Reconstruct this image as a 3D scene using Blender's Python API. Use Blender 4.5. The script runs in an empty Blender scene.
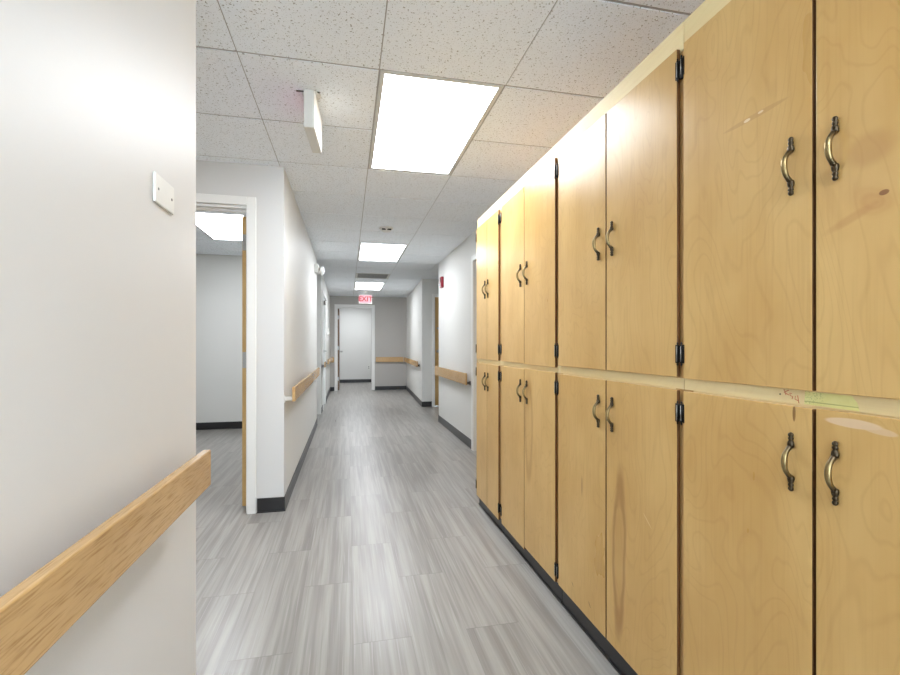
import bpy, bmesh, math, random
from mathutils import Vector, Matrix
random.seed(7)
SC = bpy.context.scene
COL = SC.collection
CEIL = 2.44

# ------------------------------------------------------------------ helpers
def lin(c):
    out = []
    for v in c:
        v /= 255.0
        out.append(v / 12.92 if v <= 0.04045 else ((v + 0.055) / 1.055) ** 2.4)
    return (out[0], out[1], out[2], 1.0)

class MB:
    """collects shapes (world coordinates) and links them as one mesh object"""
    def __init__(self):
        self.bm = bmesh.new()
    def box(self, x0, x1, y0, y1, z0, z1, bev=0.0, mi=0):
        t = bmesh.new()
        bmesh.ops.create_cube(t, size=1.0)
        for v in t.verts:
            v.co = Vector((x0 + (v.co.x + .5) * (x1 - x0), y0 + (v.co.y + .5) * (y1 - y0), z0 + (v.co.z + .5) * (z1 - z0)))
        if bev > 0:
            bmesh.ops.bevel(t, geom=t.edges[:], offset=bev, segments=2, profile=.5, affect='EDGES')
        for f in t.faces: f.material_index = mi
        self._merge(t)
        return self
    def bar(self, p0, p1, w, z0, z1, bev=0.0, mi=0):
        """upright board from p0 to p1 (xy), thickness w to the left of the direction"""
        d = Vector((p1[0] - p0[0], p1[1] - p0[1], 0)); L = d.length; d.normalize()
        t = bmesh.new(); bmesh.ops.create_cube(t, size=1.0)
        n = Vector((-d.y, d.x, 0))
        for v in t.verts:
            v.co = Vector((p0[0], p0[1], 0)) + d * ((v.co.x + .5) * L) + n * ((v.co.y + .5) * w) + Vector((0, 0, z0 + (v.co.z + .5) * (z1 - z0)))
        if bev > 0:
            bmesh.ops.bevel(t, geom=t.edges[:], offset=bev, segments=2, profile=.5, affect='EDGES')
        for f in t.faces: f.material_index = mi
        bmesh.ops.recalc_face_normals(t, faces=t.faces[:])
        self._merge(t)
        return self
    def lathe(self, o, axis, prof, seg=20, mi=0, sx=1.0, up=None, smooth=True):
        """prof = [(distance along axis, radius)]"""
        a = Vector(axis).normalized()
        u = Vector(up) if up else (Vector((0, 0, 1)) if abs(a.z) < .9 else Vector((1, 0, 0)))
        u = (u - a * u.dot(a)).normalized(); w = a.cross(u)
        o = Vector(o); t = bmesh.new(); rings = []
        for (h, r) in prof:
            rings.append([t.verts.new(o + a * h + u * (math.cos(2 * math.pi * k / seg) * r * sx) + w * (math.sin(2 * math.pi * k / seg) * r)) for k in range(seg)])
        for i in range(len(rings) - 1):
            for k in range(seg):
                t.faces.new((rings[i][k], rings[i][(k + 1) % seg], rings[i + 1][(k + 1) % seg], rings[i + 1][k]))
        t.faces.new(rings[0][::-1]); t.faces.new(rings[-1])
        for f in t.faces:
            f.material_index = mi; f.smooth = smooth and len(f.verts) == 4
        bmesh.ops.recalc_face_normals(t, faces=t.faces[:])
        self._merge(t)
        return self
    def tube(self, pts, radii, seg=12, mi=0):
        pts = [Vector(p) for p in pts]; t = bmesh.new(); rings = []
        ref = None
        for i, p in enumerate(pts):
            d = (pts[min(i + 1, len(pts) - 1)] - pts[max(i - 1, 0)]).normalized()
            if ref is None:
                ref = d.orthogonal().normalized()
            u = (ref - d * ref.dot(d)).normalized(); ref = u; w = d.cross(u)
            r = radii[i] if isinstance(radii, (list, tuple)) else radii
            rings.append([t.verts.new(p + u * (math.cos(2 * math.pi * k / seg) * r) + w * (math.sin(2 * math.pi * k / seg) * r)) for k in range(seg)])
        for i in range(len(rings) - 1):
            for k in range(seg):
                f = t.faces.new((rings[i][k], rings[i][(k + 1) % seg], rings[i + 1][(k + 1) % seg], rings[i + 1][k])); f.smooth = True
        t.faces.new(rings[0][::-1]); t.faces.new(rings[-1])
        for f in t.faces: f.material_index = mi
        bmesh.ops.recalc_face_normals(t, faces=t.faces[:])
        self._merge(t)
        return self
    def sheet(self, pts, thick, nrm, mi=0):
        """thin solid from a polygon"""
        n = Vector(nrm).normalized() * thick; t = bmesh.new()
        a = [t.verts.new(Vector(p)) for p in pts]; b = [t.verts.new(Vector(p) + n) for p in pts]
        t.faces.new(a); t.faces.new(b)
        for i in range(len(a)):
            j = (i + 1) % len(a); t.faces.new((a[i], a[j], b[j], b[i]))
        for f in t.faces: f.material_index = mi
        bmesh.ops.recalc_face_normals(t, faces=t.faces[:])
        self._merge(t)
        return self
    def _merge(self, t):
        me = bpy.data.meshes.new('tmp'); t.to_mesh(me); t.free()
        self.bm.from_mesh(me); bpy.data.meshes.remove(me)
    def build(self, name, mats, parent=None, origin=None):
        if not isinstance(mats, (list, tuple)): mats = [mats]
        po = Vector(parent['_o']) if parent is not None else Vector((0, 0, 0))
        o = Vector(origin) if origin is not None else po
        for v in self.bm.verts: v.co -= o
        me = bpy.data.meshes.new(name); self.bm.to_mesh(me); self.bm.free()
        for m in mats: me.materials.append(m)
        ob = bpy.data.objects.new(name, me); COL.objects.link(ob)
        ob.location = o - po
        if parent is not None: ob.parent = parent
        ob['_o'] = tuple(o)
        return ob

def tag(o, label, cat, group=None):
    o['label'] = label; o['category'] = cat
    if group: o['group'] = group
    return o
def thing(name, loc, label, cat, group=None):
    o = bpy.data.objects.new(name, None); COL.objects.link(o)
    o.location = loc; o.empty_display_size = .1; o['_o'] = tuple(loc)
    return tag(o, label, cat, group)
def struct(o):
    o['kind'] = 'structure'; return o
def sroot(name, loc):
    o = bpy.data.objects.new(name, None); COL.objects.link(o)
    o.location = loc; o['_o'] = tuple(loc); o['kind'] = 'structure'; return o

# ------------------------------------------------------------------ node helper
class NT:
    def __init__(self, name):
        self.m = bpy.data.materials.new(name); self.m.use_nodes = True
        self.t = self.m.node_tree; self.t.nodes.clear()
        self.out = self.t.nodes.new('ShaderNodeOutputMaterial')
        self.b = self.t.nodes.new('ShaderNodeBsdfPrincipled')
        self.t.links.new(self.b.outputs[0], self.out.inputs[0])
    def n(self, kind, **kw):
        nd = self.t.nodes.new(kind)
        for k, v in kw.items(): setattr(nd, k, v)
        return nd
    def link(self, a, b): self.t.links.new(a, b)
    def put(self, sock, v):
        if hasattr(v, 'node'): self.link(v, sock)
        else: sock.default_value = v
    def math(self, op, a, b=None, c=None, clamp=False):
        nd = self.n('ShaderNodeMath', operation=op, use_clamp=clamp)
        self.put(nd.inputs[0], a)
        if b is not None: self.put(nd.inputs[1], b)
        if c is not None: self.put(nd.inputs[2], c)
        return nd.outputs[0]
    def vmath(self, op, a, b=None):
        nd = self.n('ShaderNodeVectorMath', operation=op)
        self.put(nd.inputs[0], a)
        if b is not None: self.put(nd.inputs[1], b)
        return nd.outputs[1] if op in ('LENGTH', 'DISTANCE', 'DOT_PRODUCT') else nd.outputs[0]
    def mix(self, f, a, b, mode='MIX'):
        nd = self.n('ShaderNodeMix', data_type='RGBA', blend_type=mode)
        self.put(nd.inputs[0], f); self.put(nd.inputs[6], a); self.put(nd.inputs[7], b)
        return nd.outputs[2]
    def noise(self, vec, scale, detail=2.0, rough=.5, dist=0.0):
        nd = self.n('ShaderNodeTexNoise'); self.link(vec, nd.inputs['Vector'])
        nd.inputs['Scale'].default_value = scale; nd.inputs['Detail'].default_value = detail
        nd.inputs['Roughness'].default_value = rough; nd.inputs['Distortion'].default_value = dist
        return nd.outputs['Fac']
    def ramp(self, f, lo, hi):
        nd = self.n('ShaderNodeMapRange', interpolation_type='SMOOTHSTEP')
        self.put(nd.inputs[0], f); nd.inputs[1].default_value = lo; nd.inputs[2].default_value = hi
        return nd.outputs[0]
    def obj(self): return self.n('ShaderNodeTexCoord').outputs['Object']
    def world(self): return self.n('ShaderNodeNewGeometry').outputs['Position']
    def map(self, v, loc=(0, 0, 0), rot=(0, 0, 0), sc=(1, 1, 1), typ='POINT'):
        nd = self.n('ShaderNodeMapping', vector_type=typ); self.link(v, nd.inputs[0])
        if typ != 'VECTOR': nd.inputs[1].default_value = loc
        nd.inputs[2].default_value = rot; nd.inputs[3].default_value = sc
        return nd.outputs[0]
    def sep(self, v):
        nd = self.n('ShaderNodeSeparateXYZ'); self.link(v, nd.inputs[0]); return nd.outputs
    def comb(self, x, y, z):
        nd = self.n('ShaderNodeCombineXYZ'); self.put(nd.inputs[0], x); self.put(nd.inputs[1], y); self.put(nd.inputs[2], z)
        return nd.outputs[0]
    def bump(self, h, strength, dist=.002):
        nd = self.n('ShaderNodeBump'); self.link(h, nd.inputs['Height'])
        nd.inputs['Strength'].default_value = strength; nd.inputs['Distance'].default_value = dist
        self.link(nd.outputs[0], self.b.inputs['Normal'])
    def set(self, col=None, rough=None, metal=None, spec=None, coat=None, coat_rough=None):
        for k, v in (('Base Color', col), ('Roughness', rough), ('Metallic', metal), ('Specular IOR Level', spec), ('Coat Weight', coat), ('Coat Roughness', coat_rough)):
            if v is not None: self.put(self.b.inputs[k], v)
        return self

def paint(name, rgb, rough=.55, spec=.4, tex=.15, var=.03):
    t = NT(name); p = t.world()
    n1 = t.noise(p, 1.3, 3)
    c = lin(rgb); d = tuple(x * (1 - var * 2) for x in c[:3]) + (1,)
    t.set(t.mix(n1, d, c), rough, 0, spec)
    if tex: t.bump(t.noise(p, 260, 2), tex, .0006)
    return t.m
def plain(name, rgb, rough=.5, metal=0.0, spec=.5, var=.06, scale=30):
    t = NT(name); p = t.obj()
    c = lin(rgb); d = tuple(x * (1 - var * 2) for x in c[:3]) + (1,)
    t.set(t.mix(t.noise(p, scale, 3), d, c), rough, metal, spec)
    return t.m
def emit(name, rgb, strength):
    t = NT(name); p = t.obj()
    t.set(lin(rgb), .5)
    c = lin(rgb); d = tuple(x * .985 for x in c[:3]) + (1,)
    t.link(t.mix(t.noise(p, 8, 1), d, c), t.b.inputs['Emission Color'])
    t.b.inputs['Emission Strength'].default_value = strength
    return t.m

# ------------------------------------------------------------------ materials
LIGHT = 5.6
M = {}
M['wall'] = paint('paint_wall_warm_white', (214, 213, 211), .42, .25, .12, .01)
M['wall_cool'] = paint('paint_wall_white', (217, 216, 212), .5, .3, .12, .01)
M['wall_grey'] = paint('paint_wall_taupe', (178, 174, 169), .5, .4, .12, .012)
M['trim_white'] = paint('paint_trim_white', (232, 231, 228), .35, .5, 0, .01)
M['tee'] = plain('ceiling_grid_white', (176, 174, 170), .5)
M['base'] = plain('black_vinyl_base', (40, 39, 40), .34, 0, .5, .05)
M['light'] = emit('lamp_diffuser', (241, 246, 252), LIGHT)
M['lamp_frame'] = plain('lamp_frame_white', (214, 214, 210), .4)
M['black_metal'] = plain('black_hinge_metal', (26, 24, 22), .38, .6)
M['steel'] = plain('satin_steel', (176, 175, 172), .3, .9)
M['grey_metal'] = plain('grey_bracket', (104, 100, 95), .45, .5)
M['dark'] = plain('dark_void', (34, 33, 32), .8)
M['white_plastic'] = plain('white_plastic', (228, 227, 222), .4, 0, .5, .02)
M['beige_plastic'] = plain('beige_plastic', (222, 221, 215), .45, 0, .5, .02)
M['red_plastic'] = plain('red_plastic', (146, 20, 40), .35, 0, .5, .05)
M['red_glow'] = emit('red_lit_panel', (255, 70, 90), .04)
M['sign_face'] = emit('sign_face_lit', (168, 112, 120), .03)
M['sign_red'] = emit('sign_letters_lit', (124, 2, 18), .03)
M['lens'] = plain('clear_lens', (226, 228, 230), .12, 0, .6, .04, 60)
M['vent'] = plain('vent_grey', (120, 120, 117), .5, .1)
M['red_ink'] = plain('red_crayon', (216, 128, 98), .8, 0, .3, .1, 200)

def floor_mat():
    t = NT('grey_vinyl_plank'); p = t.world(); x, y, z = t.sep(p)
    W, L = .2286, .9144
    u = t.math('DIVIDE', t.math('ADD', x, .434 + W * 40), W); ci = t.math('FLOOR', u); fu = t.math('FRACT', u)
    par = t.math('MODULO', ci, 2.0)
    v = t.math('ADD', t.math('DIVIDE', t.math('ADD', y, -1.865 + L * 40), L), t.math('MULTIPLY', par, .46)); ri = t.math('FLOOR', v); fv = t.math('FRACT', v)
    wn = t.n('ShaderNodeTexWhiteNoise', noise_dimensions='3D'); t.link(t.comb(ci, ri, 3.0), wn.inputs['Vector'])
    off = t.vmath('MULTIPLY', wn.outputs['Color'], (37.0, 91.0, 0.0))
    q = t.vmath('ADD', p, off)
    s1 = t.noise(t.map(q, sc=(24, .75, 0)), 1.0, 2.5, .6)
    s2 = t.noise(t.map(q, sc=(75, 1.6, 0)), 1.0, 2, .6)
    s3 = t.noise(t.map(q, sc=(150, 2.4, 0)), 1.0, 1, .5)
    s4 = t.noise(t.map(q, sc=(260, 30, 0)), 1.0, 2, .6)
    base = t.mix(t.ramp(s1, .32, .68), lin((130, 126, 121)), lin((160, 157, 152)))
    base = t.mix(t.math('MULTIPLY', t.ramp(s2, .52, .74), .42), base, lin((114, 110, 105)))
    base = t.mix(t.math('MULTIPLY', t.ramp(s3, .57, .72), .36), base, lin((176, 174, 170)))
    base = t.mix(t.math('MULTIPLY', t.ramp(s4, .4, .7), .14), base, lin((140, 136, 132)))
    tone = t.math('MULTIPLY_ADD', wn.outputs['Value'], .10, .93)
    base = t.mix(1.0, base, t.comb(tone, tone, tone), 'MULTIPLY')
    # joints: a fine dark line at each plank end, a fainter one along its sides
    ev = t.math('MULTIPLY', t.math('MINIMUM', fv, t.math('SUBTRACT', 1.0, fv)), L)
    eu = t.math('MULTIPLY', t.math('MINIMUM', fu, t.math('SUBTRACT', 1.0, fu)), W)
    je = t.math('SUBTRACT', 1.0, t.ramp(ev, .0007, .0022)); js = t.math('SUBTRACT', 1.0, t.ramp(eu, .0004, .0014))
    j = t.math('MAXIMUM', t.math('MULTIPLY', je, .55), t.math('MULTIPLY', js, .25))
    base = t.mix(j, base, lin((96, 92, 88)))
    t.set(base, t.math('MULTIPLY_ADD', s1, .10, .25), 0, .36)
    t.bump(t.math('ADD', t.math('MULTIPLY', s3, .5), t.math('MULTIPLY', s4, .6)), .22, .001)
    return t.m
M['floor'] = floor_mat()

def tile_mat():
    t = NT('mineral_ceiling_tile'); p = t.world()
    n1 = t.noise(p, 105, 1.0, .5)
    n2 = t.noise(t.map(p, loc=(3, 7, 1)), 210, 1.0, .5)
    big = t.noise(p, 2.0, 2)
    h = t.math('MAXIMUM', t.ramp(n1, .655, .70), t.math('MULTIPLY', t.ramp(n2, .66, .71), .75))
    c = t.mix(big, lin((240, 245, 250)), lin((245, 250, 255)))
    t.set(t.mix(t.math('MULTIPLY', h, .8), c, lin((150, 147, 142))), .85, 0, .2)
    t.bump(t.math('SUBTRACT', 1.0, h), .5, .003)
    return t.m
M['tile'] = tile_mat()

def wood_mat(name, c_lo, c_hi, c_line, marks=(), rough=.29, spec=.33, coat=.0, line=.17, fibre=.16, seed=0.0, axis='Z', fs=(90, 3)):
    """rotary-cut veneer: wandering contour lines, fine fibres, soft blotches; marks are stains, knots and scratches on this one board"""
    t = NT(name); o = t.obj()
    rnd = t.n('ShaderNodeObjectInfo').outputs['Random']
    off = t.vmath('MULTIPLY', t.comb(rnd, rnd, rnd), (17.0, 43.0, 29.0))
    p = t.vmath('ADD', t.vmath('ADD', o, off), (seed, seed * 1.7, seed * .6))
    k = (1, 1, .42) if axis == 'Z' else (1, .42, 1)
    pw = t.map(p, sc=k)
    n = t.noise(pw, 3.7, 2.4, .45, .6)
    n = t.math('ADD', n, t.math('MULTIPLY', t.noise(t.map(p, sc=(1, 1, .25) if axis == 'Z' else (1, .25, 1)), 30, 2), .012))
    rings = t.math('PINGPONG', t.math('MULTIPLY', n, 24.0), .5)
    ln = t.math('SUBTRACT', 1.0, t.ramp(rings, .0, .16))
    fib = t.noise(t.map(p, sc=(fs[0], fs[0], fs[1]) if axis == 'Z' else (fs[0], fs[1], fs[0])), 1.0, 2, .6)
    blot = t.noise(t.map(p, sc=(1, 1, .5) if axis == 'Z' else (1, .5, 1)), 3.6, 4, .6)
    fleck = t.noise(t.map(p, sc=(26, 26, 9) if axis == 'Z' else (26, 9, 26)), 1.0, 3, .6)
    c = t.mix(t.ramp(blot, .3, .72), c_lo, c_hi)
    c = t.mix(t.math('MULTIPLY', ln, line), c, c_line)
    c = t.mix(t.math('MULTIPLY', t.ramp(fib, .45, .75), fibre), c, c_line)
    c = t.mix(t.math('MULTIPLY', t.ramp(fleck, .5, .75), .05), c, c_lo)
    for (kind, cy, cz, ry, rz, rot, warp, col, amt) in marks:
        l = t.map(o, loc=(0, cy, cz), rot=(rot, 0, 0), sc=(50, ry, rz), typ='TEXTURE')
        w = t.noise(o, 1.6 / max(ry, .02) ** .5, 2.5)
        d = t.math('ADD', t.vmath('LENGTH', l), t.math('MULTIPLY', t.math('SUBTRACT', w, .5), warp))
        if kind == 'loop':
            m = t.math('SUBTRACT', 1.0, t.ramp(t.math('ABSOLUTE', t.math('SUBTRACT', d, 1.0)), .0, .42))
            m = t.math('MAXIMUM', m, t.math('MULTIPLY', t.math('SUBTRACT', 1.0, t.ramp(d, .7, 1.05)), .28))
        elif kind == 'knot':
            m = t.math('SUBTRACT', 1.0, t.ramp(d, .25, 1.0))
            m = t.math('MULTIPLY', m, t.math('MULTIPLY_ADD', t.math('PINGPONG', t.math('MULTIPLY', d, 4.0), .5), .5, .7))
        elif kind == 'sharp':
            m = t.math('SUBTRACT', 1.0, t.ramp(d, .8, 1.0))
        else:
            m = t.math('SUBTRACT', 1.0, t.ramp(d, .35, 1.0))
        c = t.mix(t.math('MULTIPLY', m, amt), c, lin(col))
    r = t.math('MULTIPLY_ADD', t.math('SUBTRACT', blot, .5), .10, rough)
    t.set(c, r, 0, spec, coat, .12)
    t.bump(t.math('ADD', t.math('MULTIPLY', fib, .4), t.math('MULTIPLY', blot, 1.5)), .10, .002)
    return t.m
DLO, DHI, DLN = lin((200, 160, 97)), lin((214, 178, 116)), lin((174, 130, 74))
M['birch'] = wood_mat('birch_veneer', DLO, DHI, DLN)
M['pale_wood'] = wood_mat('pale_frame_timber', lin((230, 210, 158)), lin((240, 222, 174)), lin((212, 182, 128)), rough=.5, spec=.3, line=.08, axis='Y')
M['stile_wood'] = wood_mat('frame_stile_timber', lin((196, 158, 104)), lin((208, 172, 118)), lin((170, 130, 80)), rough=.35, line=.15)
M['carcass'] = wood_mat('carcass_plywood', lin((176, 138, 88)), lin((186, 148, 98)), lin((150, 112, 68)), rough=.5, line=.15)
M['oak'] = wood_mat('oak_rail_timber', lin((186, 148, 96)), lin((202, 166, 114)), lin((150, 110, 62)), rough=.24, spec=.7, line=.08, axis='Y', fibre=.7, fs=(260, 14))
M['oak_far'] = M['oak']
M['edge'] = wood_mat('dark_plywood_edge', lin((112, 76, 44)), lin((128, 90, 54)), lin((86, 56, 32)), rough=.5, line=.1)
M['door_wood'] = wood_mat('birch_door_leaf', lin((188, 152, 96)), lin((202, 168, 112)), lin((168, 130, 78)), rough=.35, line=.2)
M['brown_wood'] = wood_mat('brown_door_leaf', lin((110, 82, 60)), lin((124, 92, 68)), lin((86, 62, 44)), rough=.4, line=.2)

def handle_mat():
    t = NT('antique_brass'); o = t.obj(); x, y, z = t.sep(o)
    m = t.math('SUBTRACT', 1.0, t.ramp(t.math('ABSOLUTE', z), .010, .034))
    n = t.noise(o, 120, 2)
    m = t.math('MULTIPLY', m, t.math('MULTIPLY_ADD', n, .5, .7), clamp=True)
    c = t.mix(m, lin((74, 63, 48)), lin((156, 136, 94)))
    t.set(c, .30, .88, .5); return t.m
M['brass'] = handle_mat()

def label_mat():
    t = NT('yellow_green_sticker'); o = t.obj(); x, y, z = t.sep(o)
    n = t.noise(t.map(o, sc=(1, 260, 420)), 1.0, 2)
    band = t.ramp(y, .004, .02)
    c = t.mix(t.noise(o, 40, 2), lin((224, 220, 140)), lin((234, 232, 168)))
    ink = t.math('MULTIPLY', t.math('MULTIPLY', t.ramp(n, .52, .64), band), .4)
    c = t.mix(ink, c, lin((128, 146, 84)))
    edge = t.math('SUBTRACT', 1.0, t.ramp(t.math('ABSOLUTE', t.math('ADD', z, .0075)), .0006, .0016))
    c = t.mix(t.math('MULTIPLY', edge, .6), c, lin((150, 150, 84)))
    t.set(c, .45); return t.m
M['sticker'] = label_mat()

# ------------------------------------------------------------------ floor and ceilings
struct(MB().box(-4.2, 3.2, -3.1, 15.1, -.05, 0).build('floor', M['floor']))
PX, PY, GX, GY = .6096, .615, .143, 2.155
def cells(rects, gx, gy, skip):
    mb = MB()
    for (x0, x1, y0, y1) in rects:
        for i in range(int(math.floor((x0 - gx) / PX)), int(math.floor((x1 - gx) / PX)) + 1):
            for j in range(int(math.floor((y0 - gy) / PY)), int(math.floor((y1 - gy) / PY)) + 1):
                if (i, j) in skip: continue
                a0, a1 = gx + i * PX + .0028, gx + (i + 1) * PX - .0028
                b0, b1 = gy + j * PY + .010, gy + (j + 1) * PY - .006
                a0, a1, b0, b1 = max(a0, x0), min(a1, x1), max(b0, y0), min(b1, y1)
                if a1 - a0 < .004 or b1 - b0 < .004: continue
                mb.box(a0, a1, b0, b1, CEIL, CEIL + .016)
    return mb
LCELL = [(0, 0), (0, 1), (0, 6), (0, 7), (0, 12), (0, 13), (0, -6), (0, -5), (-4, 0)]
VCELL = (0, 10)
corr = [(-.44, 1.375, -3, 1.513), (-2.6, 1.375, 1.513, 3.475), (-.44, 1.375, 3.475, 7.05), (-2.6, 3.0, 7.12, 8.2),
        (-.44, 1.375, 7.05, 7.12), (1.375, 3.0, 7.05, 7.12), (-.44, 3.0, 8.2, 8.77), (-.44, 1.56, 8.77, 12.3)]
ce = struct(cells(corr, GX, GY, set(LCELL + [VCELL])).build('ceiling', M['tile']))
struct(MB().box(-2.7, 3.1, -3.1, 1.5, CEIL + .0045, CEIL + .03).box(-2.7, 3.1, 1.5, 3.535, CEIL + .0045, CEIL + .03).box(-.5, 3.1, 3.535, 7.09, CEIL + .0045, CEIL + .03).box(-2.7, 3.1, 7.09, 12.36, CEIL + .0045, CEIL + .03).build('ceiling_grid', M['tee'], ce))
RGX, RGY = -1.58, 4.83
ce2 = struct(cells([(-4, -.56, 3.595, 7.05)], RGX, RGY, {(0, 0), (0, 1)}).build('ceiling', M['tile']))
struct(MB().box(-4.1, -.5, 3.535, 7.09, CEIL + .0045, CEIL + .03).build('ceiling_grid', M['tee'], ce2))
EGX, EGY = -.1, 13.0
ce3 = struct(cells([(-1.5, 2.5, 12.42, 14.95)], EGX, EGY, {(0, 0), (0, 1)}).build('ceiling', M['tile']))
struct(MB().box(-1.6, 2.6, 12.36, 15.1, CEIL + .0045, CEIL + .03).build('ceiling_grid', M['tee'], ce3))

# ------------------------------------------------------------------ walls
T = CEIL + .01
def wall(name, boxes, m):
    mb = MB()
    for b in boxes: mb.box(*b)
    return struct(mb.build(name, m))
wall('wall_left', [(-.56, -.44, -3, 1.513, 0, T)], M['wall'])
wall('wall_back', [(-.56, -.40, -3.12, -3, 0, T), (1.34, 1.495, -3.12, -3, 0, T), (-.40, 1.34, -3.12, -3, 2.32, T), (-.40, 1.34, -3.12, -3, 0, .12)], M['wall'])
w1 = sroot('added_window_1', (.47, -3.06, .12))  # added glazing behind the camera, lets in sky light to lift ceiling and walls
mb = MB()
for xx in (-.40, .44, 1.28): mb.box(xx, xx + .06, -3.09, -3.03, .12, 2.32, .003)
mb.box(-.34, 1.28, -3.09, -3.03, .12, .18, .003).box(-.34, 1.28, -3.09, -3.03, 2.26, 2.32, .003)
mb.build('added_window_frame', M['trim_white'], w1)
g = NT('added_window_glass'); tr = g.n('ShaderNodeBsdfTransparent'); gl = g.n('ShaderNodeBsdfGlossy'); gl.inputs['Roughness'].default_value = .02
fr = g.n('ShaderNodeFresnel'); mx = g.n('ShaderNodeMixShader')
g.link(fr.outputs[0], mx.inputs[0]); g.link(tr.outputs[0], mx.inputs[1]); g.link(gl.outputs[0], mx.inputs[2]); g.link(mx.outputs[0], g.out.inputs[0])
MB().box(-.34, .44, -3.063, -3.057, .18, 2.26).box(.50, 1.28, -3.063, -3.057, .18, 2.26).build('added_pane', g.m, w1)
wall('wall_left_alcove', [(-2.6, -.56, 1.393, 1.513, 0, T), (-2.72, -2.6, 1.393, 3.475, 0, T)], M['wall'])
wall('wall_left_doorway', [(-4.0, -1.62, 3.475, 3.595, 0, T), (-1.62, -.672, 3.475, 3.595, 2.150, T), (-.672, -.44, 3.475, 3.595, 0, T)], M['wall'])
wall('wall_left_middle', [(-.56, -.44, 3.595, 7.12, 0, T)], M['wall_cool'])
wall('wall_left_room', [(-4.0, -.56, 7.05, 7.12, 0, T), (-4.12, -4.0, 3.475, 7.12, 0, T)], M['wall_cool'])
wall('wall_left_recess', [(-2.6, -.44, 8.2, 8.32, 0, T), (-2.72, -2.6, 7.12, 8.32, 0, T)], M['wall_cool'])
wall('wall_left_far', [(-.56, -.44, 8.32, 8.74, 0, T), (-.56, -.44, 8.74, 9.60, 2.12, T), (-.56, -.44, 9.60, 12.3, 0, T)], M['wall_cool'])
wall('wall_end', [(-.56, -.268, 12.3, 12.42, 0, T), (-.268, .635, 12.3, 12.42, 2.165, T), (.635, 1.7, 12.3, 12.42, 0, T)], M['wall_grey'])
wall('wall_end_room', [(-1.6, 2.6, 14.95, 15.07, 0, T), (-1.62, -1.5, 12.42, 14.95, 0, T), (2.5, 2.62, 12.42, 14.95, 0, T), (-1.5, -.56, 12.3, 12.42, 0, T), (1.7, 2.5, 12.3, 12.42, 0, T)], M['wall_cool'])
wall('wall_right', [(1.375, 1.495, -3, 4.05, 0, T), (1.375, 1.495, 4.05, 4.985, 2.11, T), (1.375, 1.495, 4.985, 7.05, 0, T)], M['wall_cool'])
wall('wall_right_recess', [(1.495, 3.0, 6.93, 7.05, 0, T), (3.0, 3.12, 6.93, 8.89, 0, T)], M['wall_cool'])
wall('wall_right_doorway', [(1.39, 1.615, 8.77, 8.89, 0, T), (1.615, 2.555, 8.77, 8.89, 2.125, T), (2.555, 3.0, 8.77, 8.89, 0, T)], M['wall_cool'])
struct(MB().bar((1.395, 8.885), (1.53, 12.3), -.12, 0, T).build('wall_right_far', M['wall_cool']))

# baseboards (black vinyl cove base)
def base(name, p0, p1, w=.007, h=.1):
    mb = MB().bar(p0, p1, w, 0.001, h, .002)
    d = (Vector(p1) - Vector(p0)).normalized(); n = Vector((-d.y, d.x))
    q0, q1 = Vector(p0) + n * w * .8, Vector(p1) + n * w * .8
    mb.bar(q0, q1, math.copysign(.006, w), 0.001, .008, .002)
    return struct(mb.build(name, M['base']))
base('baseboard_left', (-.44, 1.513), (-.44, -2.99))
base('baseboard_left_alcove', (-.6175, 3.475), (-.433, 3.475), -.007)
base('baseboard_left_middle', (-.44, 7.12), (-.44, 3.466))
base('baseboard_left_room', (-3.99, 7.05), (-.565, 7.05), -.007)
base('baseboard_left_recess', (-2.55, 8.2), (-.51, 8.2), -.007)
base('baseboard_left_far', (-.44, 8.68), (-.44, 8.32))
base('baseboard_left_far', (-.44, 12.29), (-.44, 9.66))
base('baseboard_end_left', (-.432, 12.3), (-.33, 12.3), -.007)
base('baseboard_end', (.705, 12.3), (1.52, 12.3), -.007)
base('baseboard_end_room', (-1.49, 14.95), (2.49, 14.95), -.007)
base('baseboard_right', (1.375, 5.052), (1.375, 7.05))
base('baseboard_right_recess', (1.383, 8.77), (1.575, 8.77), -.007)
base('baseboard_right_far', (1.39, 8.763), (1.5297, 12.29))

# ------------------------------------------------------------------ doorways
def casing_y(mb, x0, x1, top, y, out, w=.06, d=.018):
    """casing boards on a wall face at y; out=-1 faces the camera"""
    a, b = (y - d, y) if out < 0 else (y, y + d)
    mb.box(x0 - w, x0, a, b, 0, top + w, .003).box(x1, x1 + w, a, b, 0, top + w, .003).box(x0, x1, a, b, top, top + w, .003)
def jamb_y(mb, x0, x1, top, y0, y1, t=.02):
    mb.box(x0 - t + .002, x0, y0, y1, 0, top, .001).box(x1, x1 + t - .002, y0, y1, 0, top, .001).box(x0 - t + .002, x1 + t - .002, y0, y1, top, top + t - .002, .001)

# door_1: the near left doorway, leaf swung back into the room
d1 = sroot('door_1', (-1.15, 3.53, 0))
mb = MB(); casing_y(mb, -1.60, -.684, 2.148, 3.475, -1); casing_y(mb, -1.60, -.684, 2.148, 3.595, 1)
mb.build('casing', M['trim_white'], d1)
mb = MB(); jamb_y(mb, -1.60, -.690, 2.13, 3.477, 3.593)
mb.box(-1.60, -.690, 3.53, 3.545, 2.115, 2.13).box(-1.60, -1.588, 3.53, 3.545, 0, 2.115).box(-.702, -.690, 3.53, 3.545, 0, 2.115)
mb.build('door_frame', M['trim_white'], d1)
leaf = MB().box(-.7425, -.6985, 3.602, 4.50, .012, 2.105, .002).build('door_leaf', M['door_wood'], d1)
mb = MB()
for z in (1.01, 1.86): mb.box(-.7405, -.7005, 3.5995, 3.6025, z, z + .115, .0005)
for z in (1.01, 1.86): mb.lathe((-.6965, 3.603, z), (0, 0, 1), [(0, .005), (.115, .005)], 10)
mb.build('hinge', M['steel'], leaf)
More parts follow.
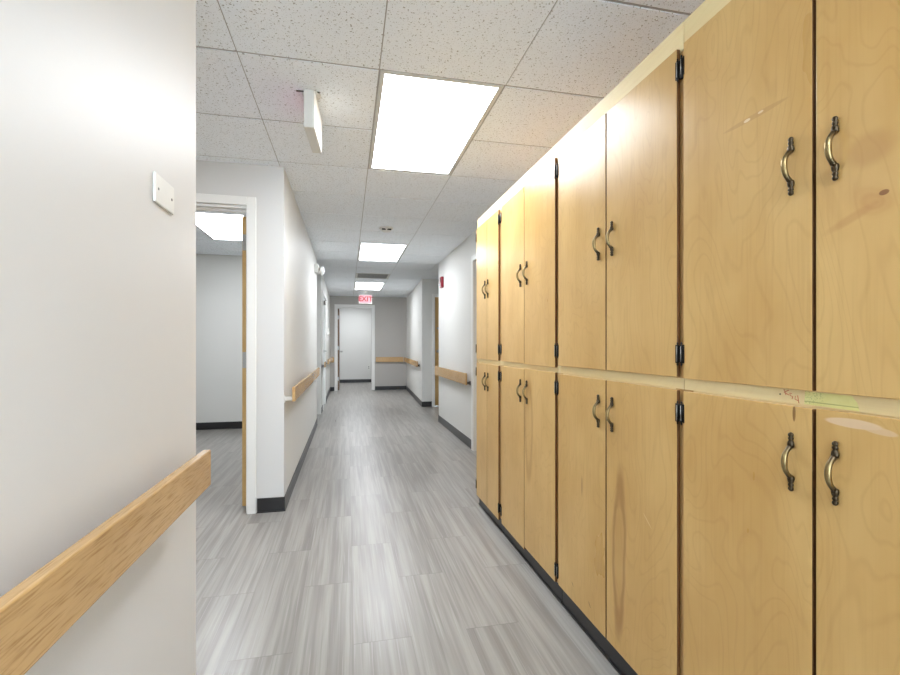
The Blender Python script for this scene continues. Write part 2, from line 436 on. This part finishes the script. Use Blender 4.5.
# door_2: white door in the far left wall
d2 = sroot('door_2', (-.47, 9.17, 0))
MB().box(-.44, -.425, 8.68, 8.745, 0, 2.17, .003).box(-.44, -.425, 9.595, 9.66, 0, 2.17, .003).box(-.44, -.425, 8.745, 9.595, 2.11, 2.17, .003).build('casing', M['trim_white'], d2)
leaf = MB().box(-.505, -.462, 8.76, 9.58, .01, 2.10, .002).build('door_leaf', M['trim_white'], d2)
MB().lathe((-.462, 9.50, 1.06), (1, 0, 0), [(0, .032), (.01, .032), (.012, .012), (.055, .011)], 16).tube([(-.412, 9.50, 1.06), (-.408, 9.46, 1.06), (-.408, 9.37, 1.055)], [.011, .011, .009]).build('door_handle', M['steel'], leaf)
MB().box(-.462, -.40, 8.82, 9.08, 1.93, 1.99, .006).tube([(-.41, 8.95, 2.0), (-.40, 9.2, 2.03), (-.43, 9.4, 2.09)], .008).build('door_closer', M['grey_metal'], leaf)
# door_3: doorway at the corridor's end, brown leaf open into the bright room
d3 = sroot('door_3', (.18, 12.36, 0))
mb = MB(); casing_y(mb, -.248, .617, 2.148, 12.3, -1, .078); casing_y(mb, -.248, .617, 2.148, 12.42, 1, .078)
mb.build('casing', M['trim_white'], d3)
mb = MB(); jamb_y(mb, -.25, .617, 2.143, 12.302, 12.418); mb.build('door_frame', M['trim_white'], d3)
leaf = MB().box(-.255, -.211, 12.428, 13.28, .012, 2.125, .002).build('door_leaf', M['brown_wood'], d3)
MB().lathe((-.211, 13.2, 1.0), (1, 0, 0), [(0, .03), (.01, .03), (.012, .01), (.04, .01), (.042, .026), (.07, .026), (.078, .01)], 14).build('door_handle', M['steel'], leaf)
mb = MB()
for z in (.25, 1.05, 1.85): mb.box(-.253, -.213, 12.4255, 12.4285, z, z + .1, .0005)
mb.build('hinge', M['steel'], leaf)
# door_4: wooden door in the right-hand recess
d4 = sroot('door_4', (2.08, 8.83, 0))
mb = MB(); casing_y(mb, 1.636, 2.534, 2.105, 8.77, -1, .055); mb.build('casing', M['trim_white'], d4)
mb = MB(); jamb_y(mb, 1.633, 2.537, 2.105, 8.772, 8.888); mb.build('door_frame', M['trim_white'], d4)
leaf = MB().box(1.637, 2.533, 8.80, 8.842, .01, 2.10, .002).build('door_leaf', M['door_wood'], d4)
MB().lathe((1.70, 8.80, 1.5), (0, -1, 0), [(0, .022), (.008, .022), (.012, .016), (.016, .014)], 14).lathe((1.70, 8.80, 1.06), (0, -1, 0), [(0, .03), (.01, .03), (.012, .01), (.04, .01), (.042, .026), (.07, .026), (.078, .01)], 14).build('door_handle', M['steel'], leaf)
# door_5: door in the right wall beyond the cabinets
d5 = sroot('door_5', (1.41, 4.5, 0))
MB().box(1.357, 1.375, 4.985, 5.05, 0, 2.17, .003).box(1.357, 1.375, 3.985, 4.05, 0, 2.17, .003).box(1.357, 1.375, 4.05, 4.985, 2.11, 2.17, .003).build('casing', M['trim_white'], d5)
leaf = MB().box(1.40, 1.444, 4.06, 4.975, .01, 2.105, .002).build('door_leaf', M['door_wood'], d5)
MB().lathe((1.40, 4.14, 1.0), (-1, 0, 0), [(0, .03), (.01, .03), (.012, .01), (.04, .01), (.042, .026), (.07, .026), (.078, .01)], 14).build('door_handle', M['steel'], leaf)

# ------------------------------------------------------------------ handrails
def handrail(p0, p1, side, z0, z1, wall_gap, brackets, label, end_mat='grey_metal', thick=.021):
    """board from p0 to p1 along its front face; side=+1: wall lies to the left of the direction"""
    a, b = Vector(p0), Vector(p1); d = (b - a).normalized(); n = Vector((-d.y, d.x)) * side
    mid = (a + b) / 2
    t = thing('handrail', (mid.x, mid.y, z0), label, 'handrail', 'oak handrails along the corridor walls')
    ob = MB().bar(a, b, thick * side, z0, z1, .0035).build('rail', M['oak'], t, origin=(mid.x, mid.y, (z0 + z1) / 2))
    for s in brackets:
        c = a + d * s + n * thick
        c1 = c + n * wall_gap
        mb = MB()
        zc = (z0 + z1) / 2
        e = .022
        mb.bar(c - d * e * .6, c + d * e * .6, (wall_gap - .006) * side, z0 + .006, z0 + .034, .003)
        q = c + n * (wall_gap - .006)
        mb.bar(q - d * e, q + d * e, .006 * side, z0 - .006, z0 + .042, .001)
        mb.build('bracket', M[end_mat], t)
    return t
GAP = .057
handrail((-.362, -1.9), (-.362, 1.375), 1, .795, .892, .057, (.3, 1.5, 2.9), 'oak board handrail on the near white wall, below the blank wall plate', 'grey_metal')
handrail((-.365, 3.485), (-.365, 6.5), 1, .772, .876, .054, (.03, 1.5, 2.85), 'oak handrail on the left wall just beyond the near open doorway', 'white_plastic')
handrail((-.372, 8.33), (-.372, 8.66), 1, .79, .885, .047, (.02, .26), 'short oak handrail before the white door far down the left wall')
handrail((-.372, 9.7), (-.372, 12.25), 1, .79, .885, .047, (.05, 1.25, 2.45), 'oak handrail between the white far left door and the grey end wall')
handrail((-.42, 12.235), (-.335, 12.235), 1, .735, .865, .044, (.045,), 'stub of oak handrail on the grey end wall, left of the doorway')
handrail((.72, 12.235), (1.44, 12.235), 1, .735, .865, .044, (.08, .6), 'oak handrail on the grey end wall, right of the bright doorway')
handrail((1.455, 12.22), (1.335, 9.12), 1, .75, .852, .045, (.1, 1.5, 3.02), 'oak handrail on the far right wall beyond the recess with the door', 'black_metal')
handrail((1.308, 7.02), (1.308, 5.12), 1, .722, .855, .046, (.2, 1.0, 1.86), 'oak handrail on the right wall between cabinets and recess, below the red alarm')

# ------------------------------------------------------------------ storage cabinets
XF, XD, XB = .939, .925, 1.372         # face frame, door faces, back
def handle(parent, y, z):
    mb = MB()
    x = XD
    for s in (-1, 1):
        prof = [(.0285, .0030), (.031, .0062), (.036, .0070), (.042, .0058), (.046, .0038), (.0475, .0052), (.0505, .0056), (.0525, .0036), (.0545, .0050), (.0580, .0056), (.0612, .0036), (.0625, .0010)]
        mb.lathe((x - .0052, y, z), (0, 0, s), prof, 14, sx=.92, up=(1, 0, 0))
    pts, rad = [], []
    N = 18
    for i in range(N + 1):
        u = -1 + 2 * i / N
        zz = .033 * u
        xx = -.006 - .0165 * (1 - abs(u) ** 2.4)
        pts.append((x + xx, y, z + zz)); rad.append(.0042 + .0018 * (1 - abs(u) ** 1.5) + (.0008 if abs(u) > .85 else 0))
    mb.tube(pts, rad, 12)
    return mb.build('handle', M['brass'], parent, origin=(x, y, z))
def hinge(parent, y, z, s):
    """s=+1 when the barrel lies on the +y side of the door edge at y"""
    mb = MB()
    yb = y + s * .0055
    mb.lathe((XD - .0015, yb, z - .034), (0, 0, 1), [(0, .0008), (.004, .003), (.007, .0018), (.009, .0037), (.059, .0037), (.061, .0018), (.064, .003), (.068, .0008)], 12, mi=0)
    mb.box(XD - .0018, XD + .0002, y - .004 if s > 0 else y, y if s > 0 else y + .004, z - .026, z + .026, .0004, mi=0)
    a, b = sorted((y + s * .0015, y + s * .0112))
    mb.box(XD - .0005, XF + .001, a, b, z - .024, z + .024, .0008, mi=0)
    mb.lathe((XD - .0048, yb - .0006, z - .022), (0, 0, 1), [(0, .001), (.044, .001)], 8, mi=1)
    return mb.build('hinge', [M['black_metal'], M['steel']], parent)

def cabinet(y0, y1, split, e0, e1, label, doors, gap=.006, stickers=None):
    """y0 far end > y1 near end (y0>y1); e0,e1: outer edges of the doors; doors: [(z0,z1,material)] upper far, upper near, lower far, lower near"""
    t = thing('storage_cabinet', ((XF + XB) / 2, (y0 + y1) / 2, 0), label, 'cabinet', 'birch plywood storage cabinets along the right side')
    yc = (y0 + y1) / 2
    a, b = y1 + .0003, y0 - .0003
    # carcass
    mb = MB()
    mb.box(XF + .019, XB, a, a + .018, .09, 2.098).box(XF + .019, XB, b - .018, b, .09, 2.098)
    mb.box(XB - .008, XB, a + .018, b - .018, .09, 2.098)
    for z in (.09, .55, 1.055, 1.55, 2.079): mb.box(XF + .03 if z in (.55, 1.55) else XF + .019, XB - .008, a + .018, b - .018, z, z + .018)
    mb.build('carcass', M['carcass'], t)
    # face frame: stiles and rails
    mb = MB().box(XF, XF + .019, a, a + .034, .088, 2.030, .0008).box(XF, XF + .019, b - .034, b, .088, 2.030, .0008)
    mb.build('stile', M['stile_wood'], t, origin=(XF, yc, 1.05))
    MB().box(XF, XF + .019, a + .034, b - .034, 1.036, 1.094, .0008).box(XF - .0012, XF + .0002, a, b, 1.049, 1.081, .0004).build('middle_rail', M['pale_wood'], t, origin=(XF, yc, 1.065))
    MB().box(XF - .002, XF + .019, a, b, 2.018, 2.1, .0008).build('top_rail', M['pale_wood'], t, origin=(XF, yc, 2.06))
    MB().box(XF, XF + .019, a + .034, b - .034, .088, .13, .0008).build('bottom_rail', M['stile_wood'], t, origin=(XF, yc, .1))
    mb = MB().box(.958, .976, a, b, 0.0005, .0885).box(.952, .9585, a, b, .0005, .090, .0015).box(.946, .954, a, b, .0005, .010, .002)
    mb.build('toe_kick', M['base'], t)
    spans = [(split + gap / 2, e0, -1), (e1, split - gap / 2, 1)] * 2
    for k, ((ya, yb, s), (z0, z1, m)) in enumerate(zip(spans, doors)):
        dm = MB().box(XD, XF - .0022, ya, yb, z0, z1, .0015)
        for f in dm.bm.faces:
            f.normal_update()
            if abs(f.normal.y) > .9: f.material_index = 1
        d = dm.build('door', [m, M['edge']], t, origin=(XD, (ya + yb) / 2, (z0 + z1) / 2))
        hz = 1.555 if k < 2 else .9275
        hy = (split + .046) if s < 0 else (split - .046)
        if yb - ya < .28: hy = (split + .034) if s < 0 else (split - .034)
        handle(d, hy, hz)
        ey, hs = (yb, 1) if s < 0 else (ya, -1)
        for zz in ((1.150, 1.963) if k < 2 else (.155, .982)): hinge(d, ey, zz, hs)
    return t
B = M['birch']
def mk(name, marks, seed=0.0, lo=DLO, hi=DHI, **kw): return wood_mat(name, lo, hi, DLN, marks, seed=seed, **kw)
# the boards with marks of their own (y, z measured from each door's centre)
def rel(ya, yb, z0, z1):
    cy, cz = (ya + yb) / 2, (z0 + z1) / 2
    return lambda y, z: (y - cy, z - cz)
UT, UB, LT, LB = 2.027, 1.083, 1.046, .098
S4 = .763
r = rel(S4 + .003, 1.140, UB, UT); g0 = r(.908, 1.709)
m4ul = mk('birch_gouged', [('sharp', *g0, .095, .0065, math.radians(0), .5, (186, 146, 92), .55), ('sharp', *r(.925, 1.7085), .010, .004, 0, .6, (232, 214, 178), .8), ('sharp', *r(.888, 1.711), .008, .003, 0, .6, (232, 214, 178), .7)], 3.1)
r = rel(.380, S4 - .003, UB, UT)
m4ur = mk('birch_knotty', [('soft', *r(.662, 1.535), .055, .04, .2, .8, (180, 136, 82), .5), ('knot', *r(.648, 1.432), .058, .045, .3, 1.6, (178, 126, 72), .5), ('soft', *r(.690, 1.415), .07, .012, -.35, .8, (184, 138, 84), .45), ('sharp', *r(.637, 1.446), .010, .006, 0, .5, (120, 72, 44), .8)], 5.7)
r = rel(S4 + .003, 1.140, LB, LT)
m4ll = mk('birch_low_near', [('sharp', *r(.806, 1.030), .004, .018, 0, .9, (122, 84, 46), .7)], 8.3)
r = rel(.380, S4 - .003, LB, LT)
m4lr = mk('birch_taped', [('sharp', *r(.690, 1.0275), .056, .0095, 0, .5, (226, 202, 172), .7), ('sharp', *r(.645, 1.0215), .034, .0075, .1, .4, (216, 190, 154), .7)], 11.9)
r = rel(1.166, 1.538, .1, LT)
m3lr = mk('birch_looped_stain', [('loop', *r(1.457, .45), .033, .235, .02, .55, (146, 102, 54), .6), ('sharp', *r(1.30, .62), .03, .0022, .7, .4, (226, 200, 150), .7)], 2.2)
r = rel(1.545, 1.936, .1, LT)
m3ll = mk('birch_scuffed', [('soft', *r(1.72, .60), .010, .06, 0, .8, (150, 108, 62), .5), ('sharp', *r(1.66, .16), .014, .003, .8, .6, (120, 84, 48), .7), ('sharp', *r(1.80, .17), .012, .003, .8, .6, (120, 84, 48), .7)], 6.95)
r = rel(2.352, 2.724, .075, LT)
m2ll = mk('birch_thin_stain', [], 4.4)
r = rel(1.970, 2.346, .09, LT)
m2lr = mk('birch_thin_loop', [('loop', *r(2.285, .74), .045, .23, 0, .35, (172, 128, 72), .55)], 9.1)
cabinet(3.310, 2.757, 3.030, 3.292, 2.786, 'narrow far end cabinet of the birch row, nearest the alarm wall', [(1.078, UT, B), (1.078, UT, B), (.078, LT, B), (.078, LT, B)], gap=.003)
cabinet(2.755, 1.952, 2.349, 2.725, 1.970, 'birch cabinet whose lower doors hang unevenly, beside the narrow far cabinet', [(1.077, UT, B), (1.073, UT + .004, B), (.079, LT, m2ll), (.094, LT + .004, m2lr)], gap=.004)
cabinet(1.950, 1.153, 1.541, 1.936, 1.166, 'birch cabinet with a long brown looped stain on its lower right door', [(1.083, UT, B), (1.083, UT, B), (.099, LT, m3ll), (.100, LT, m3lr)], gap=.007)
c4 = cabinet(1.151, .352, S4, 1.139, .380, 'nearest birch cabinet, with yellow sticker and red marks on its middle rail', [(1.081, UT, m4ul), (1.081, UT, m4ur), (.098, 1.045, m4ll), (.098, 1.047, m4lr)], gap=.008)
# sticker and crayon marks on the nearest cabinet's middle rail
xs = XF - .0013
MB().sheet([(xs, .792, 1.0785), (xs, .700, 1.0785), (xs, .690, 1.066), (xs, .686, 1.0505), (xs, .794, 1.0515)], .0004, (-1, 0, 0)).build('sticker', M['sticker'], c4, origin=(xs, .742, 1.065))
mb = MB()
def stroke(pts): mb.tube([(xs + .0002, y, z) for y, z in pts], .0009, 6)
stroke([(.841, 1.0785), (.836, 1.066)]); stroke([(.841, 1.071), (.829, 1.0775)]); stroke([(.838, 1.071), (.829, 1.0665)])
stroke([(.822, 1.070), (.827, 1.071), (.826, 1.066), (.820, 1.064), (.822, 1.059)])
stroke([(.814, 1.066), (.815, 1.059), (.808, 1.057)]); stroke([(.809, 1.068), (.806, 1.0515)])
mb.build('crayon_mark', M['red_ink'], c4)
MB().lathe((XF - .0012, .850, 1.0665), (-1, 0, 0), [(0, .0018), (.0004, .0018)], 10).build('nail_hole', M['dark'], c4)

# ------------------------------------------------------------------ ceiling fixtures
def ceiling_light(x, y, label, rows=2):
    t = thing('ceiling_light', (x + PX / 2, y + PY * rows / 2, CEIL), label, 'ceiling light', 'flat troffer lights set in the ceiling grid')
    x0, x1, y0, y1 = x + .006, x + PX - .006, y + .006, y + rows * PY - .006
    f = .022
    z0, z1 = CEIL - .001, CEIL + .02
    mb = MB().box(x0, x0 + f, y0, y1, z0, z1, .002).box(x1 - f, x1, y0, y1, z0, z1, .002).box(x0 + f, x1 - f, y0, y0 + f, z0, z1, .002).box(x0 + f, x1 - f, y1 - f, y1, z0, z1, .002)
    mb.build('frame', M['lamp_frame'], t)
    MB().box(x0 + f, x1 - f, y0 + f, y1 - f, CEIL + .004, CEIL + .012).build('diffuser', M['light'], t)
    return t
ceiling_light(GX, GY, 'largest bright ceiling panel, above the near half of the cabinet row')
ceiling_light(GX, GY + 6 * PY, 'second bright ceiling panel down the corridor, just before the air vent')
ceiling_light(GX, GY + 12 * PY, 'smallest bright ceiling panel, between the air vent and the exit sign')
ceiling_light(GX, GY - 6 * PY, 'unseen ceiling panel added for even light in the corridor before the cabinets')  # added fixture behind the camera, evens out the corridor light
ceiling_light(GX - 4 * PX, GY, 'unseen ceiling panel added as fill in the side passage, behind the near white wall', 1)  # added fixture hidden by the near wall, fills the alcove side
ceiling_light(RGX, RGY, 'bright ceiling panel seen through the near left doorway')
ceiling_light(EGX, EGY, 'unseen ceiling panel added to light the room behind the end doorway')  # added fixture out of view, brightens the end room

# air vent
vx, vy = GX, GY + 10 * PY
t = thing('air_vent', (vx + PX / 2, vy + PY / 2, CEIL), 'square grey air vent in the ceiling between the two far light panels', 'vent')
mb = MB(); f = .03
mb.box(vx + .006, vx + .006 + f, vy + .006, vy + PY - .006, CEIL - .003, CEIL + .015, .002).box(vx + PX - .006 - f, vx + PX - .006, vy + .006, vy + PY - .006, CEIL - .003, CEIL + .015, .002)
mb.box(vx + .036, vx + PX - .036, vy + .006, vy + .036, CEIL - .003, CEIL + .015, .002).box(vx + .036, vx + PX - .036, vy + PY - .036, vy + PY - .006, CEIL - .003, CEIL + .015, .002)
mb.build('frame', M['lamp_frame'], t)
mb = MB()
for k in range(15):
    yy = vy + .055 + k * .036
    mb.sheet([(vx + .037, yy, CEIL + .002), (vx + PX - .037, yy, CEIL + .002), (vx + PX - .037, yy + .022, CEIL + .018), (vx + .037, yy + .022, CEIL + .018)], .002, (0, -1, 1))
mb.build('louvre', M['vent'], t)
MB().box(vx + .03, vx + PX - .03, vy + .03, vy + PY - .03, CEIL + .0195, CEIL + .024).build('backing', M['dark'], t)

# smoke detector
t = thing('smoke_detector', (.408, 5.05, CEIL), 'small round white detector on the ceiling between the first two panels', 'smoke detector')
MB().lathe((.408, 5.05, CEIL), (0, 0, -1), [(0, .076), (.008, .076), (.014, .070), (.016, .056), (.034, .050), (.040, .040), (.041, .01)], 32).build('body', M['white_plastic'], t)
mb = MB()
for a in (-.029, .029):
    mb.box(.408 + a - .021, .408 + a + .021, 4.9975, 5.004, CEIL - .032, CEIL - .018, .001)
mb.build('vent_slot', M['dark'], t)

# side-on exit sign under the ceiling (seen along its edge)
t = thing('exit_sign', (-.175, 2.52, CEIL), 'white sign box hanging edge-on from the ceiling near the first panel', 'sign')
MB().box(-.199, -.153, 2.362, 2.675, 2.238, 2.424, .004).build('housing', M['beige_plastic'], t)
MB().box(-.1535, -.1485, 2.364, 2.673, 2.240, 2.422, .001).build('face_panel', M['white_plastic'], t)
MB().box(-.2025, -.1985, 2.39, 2.65, 2.262, 2.40, .001).build('lit_panel', M['red_glow'], t)
MB().lathe((-.172, 2.44, CEIL), (0, 0, -1), [(0, .045), (.008, .045), (.012, .034), (.0165, .03)], 24).build('canopy', M['beige_plastic'], t)
t.rotation_euler = (0, 0, -.062)
MB().box(-.242, -.128, 2.408, 2.416, CEIL - .006, CEIL - .0005, .001).build('mounting_bar', M['grey_metal'], t)

# lit EXIT sign at the end
ex, ey = .408, 11.0
t = thing('exit_sign', (ex, ey, CEIL), 'lit sign reading EXIT in red, hung before the end doorway', 'sign')
MB().box(ex - .147, ex + .147, ey, ey + .05, 2.147, 2.350, .004).build('housing', M['white_plastic'], t)
MB().box(ex - .138, ex + .138, ey - .003, ey, 2.156, 2.342, .001).build('face_panel', M['sign_face'], t)
MB().lathe((ex, ey + .025, 2.345), (0, 0, 1), [(0, .012), (.06, .012), (.08, .05), (.095, .05)], 20).build('canopy', M['white_plastic'], t)
cu = bpy.data.curves.new('exit_letters', 'FONT'); cu.body = 'EXIT'; cu.size = .15; cu.align_x = 'CENTER'; cu.align_y = 'CENTER'; cu.extrude = .0015; cu.offset = .007; cu.space_character = 1.08
tmp = bpy.data.objects.new('tmp_text', cu); COL.objects.link(tmp)
bpy.context.view_layer.update()
me = bpy.data.meshes.new_from_object(tmp.evaluated_get(bpy.context.evaluated_depsgraph_get()))
bpy.data.objects.remove(tmp)
R = Matrix.Rotation(math.radians(90), 4, 'X')
me.transform(R)
me.materials.clear(); me.materials.append(M['sign_red'])
lt = bpy.data.objects.new('lettering', me); COL.objects.link(lt)
lt.parent = t; lt.location = (0, -.0045, 2.249 - CEIL)

# ------------------------------------------------------------------ wall fittings
# blank plate on the near left wall
t = thing('wall_plate', (-.44, 1.257, 1.543), 'blank white cover plate screwed to the near left wall', 'wall plate')
MB().box(-.4399, -.4335, 1.197, 1.317, 1.508, 1.577, .0022).build('plate', M['white_plastic'], t)
for yy in (1.215, 1.299):
    MB().lathe((-.4337, yy, 1.5425), (1, 0, 0), [(0, .0034), (.0008, .0034), (.0014, .002)], 12).build('screw', M['grey_metal'], t)
# emergency light
t = thing('emergency_light', (-.44, 6.66, 2.20), 'white twin-head emergency light high on the left wall', 'emergency light')
MB().box(-.4399, -.385, 6.56, 6.78, 2.17, 2.28, .01).build('housing', M['white_plastic'], t)
for yy, dz in ((6.60, 0), (6.74, .0)):
    h = MB().lathe((-.385, yy, 2.215 + dz), (1, -.35, -.25), [(0, .016), (.014, .02), (.03, .046), (.06, .05)], 20).build('lamp_head', M['white_plastic'], t)
    a = Vector((1, -.35, -.25)).normalized() * .06
    MB().lathe(Vector((-.385, yy, 2.215 + dz)) + a, (1, -.35, -.25), [(0, .046), (.006, .04), (.010, .02)], 20).build('lens', M['lens'], h)
# thermostat
t = thing('thermostat', (-.44, 10.83, 1.49), 'small white control box on the far left wall above the handrail', 'thermostat')
MB().box(-.4399, -.405, 10.74, 10.92, 1.41, 1.57, .006).build('housing', M['white_plastic'], t)
MB().box(-.4055, -.4035, 10.79, 10.87, 1.48, 1.53, .001).build('display', M['grey_metal'], t)
# fire alarm
t = thing('fire_alarm', (1.375, 6.72, 2.1), 'red fire alarm with white strobe lens high on the right wall', 'fire alarm')
MB().box(1.335, 1.3749, 6.655, 6.785, 2.02, 2.18, .006).build('housing', M['red_plastic'], t)
MB().box(1.315, 1.336, 6.70, 6.775, 2.05, 2.09, .008).build('strobe_lens', M['lens'], t)
mb = MB()
for k in range(5): mb.box(1.331, 1.3355, 6.68, 6.76, 2.11 + k * .013, 2.116 + k * .013, .0008)
mb.build('horn_grille', M['dark'], t)
# outlet in the end room
t = thing('wall_outlet', (.66, 14.95, .47), 'white outlet low on the bright wall seen through the end doorway', 'outlet')
MB().box(.622, .698, 14.943, 14.9499, .415, .53, .002).build('plate', M['beige_plastic'], t)
for z in (.45, .495): MB().lathe((.66, 14.9435, z), (0, -1, 0), [(0, .016), (.0015, .016)], 14).build('socket', M['grey_metal'], t)

for o in bpy.data.objects:
    if '_o' in o: del o['_o']

# ------------------------------------------------------------------ world, camera, view
w = bpy.data.worlds.new('world'); SC.world = w; w.use_nodes = True
w.node_tree.nodes['Background'].inputs[0].default_value = (.70, .86, 1.0, 1); w.node_tree.nodes['Background'].inputs[1].default_value = 3.3
cam = bpy.data.cameras.new('camera'); co = bpy.data.objects.new('camera', cam); COL.objects.link(co)
cam.sensor_width = 36; cam.sensor_fit = 'HORIZONTAL'; cam.lens = 36 * 465 / 900
cam.shift_y = 7.7 / 900; cam.clip_start = .02
co.location = (0, 0, 1.175); co.rotation_euler = (math.radians(90), 0, -.217)
SC.camera = co
vs = SC.view_settings
vs.view_transform = 'Standard'; vs.look = 'None'; vs.gamma = 1.0; vs.use_curve_mapping = False; vs.exposure = 1.94
SC.cycles.max_bounces = 16; SC.cycles.diffuse_bounces = 10
SC.cycles.use_denoising = True
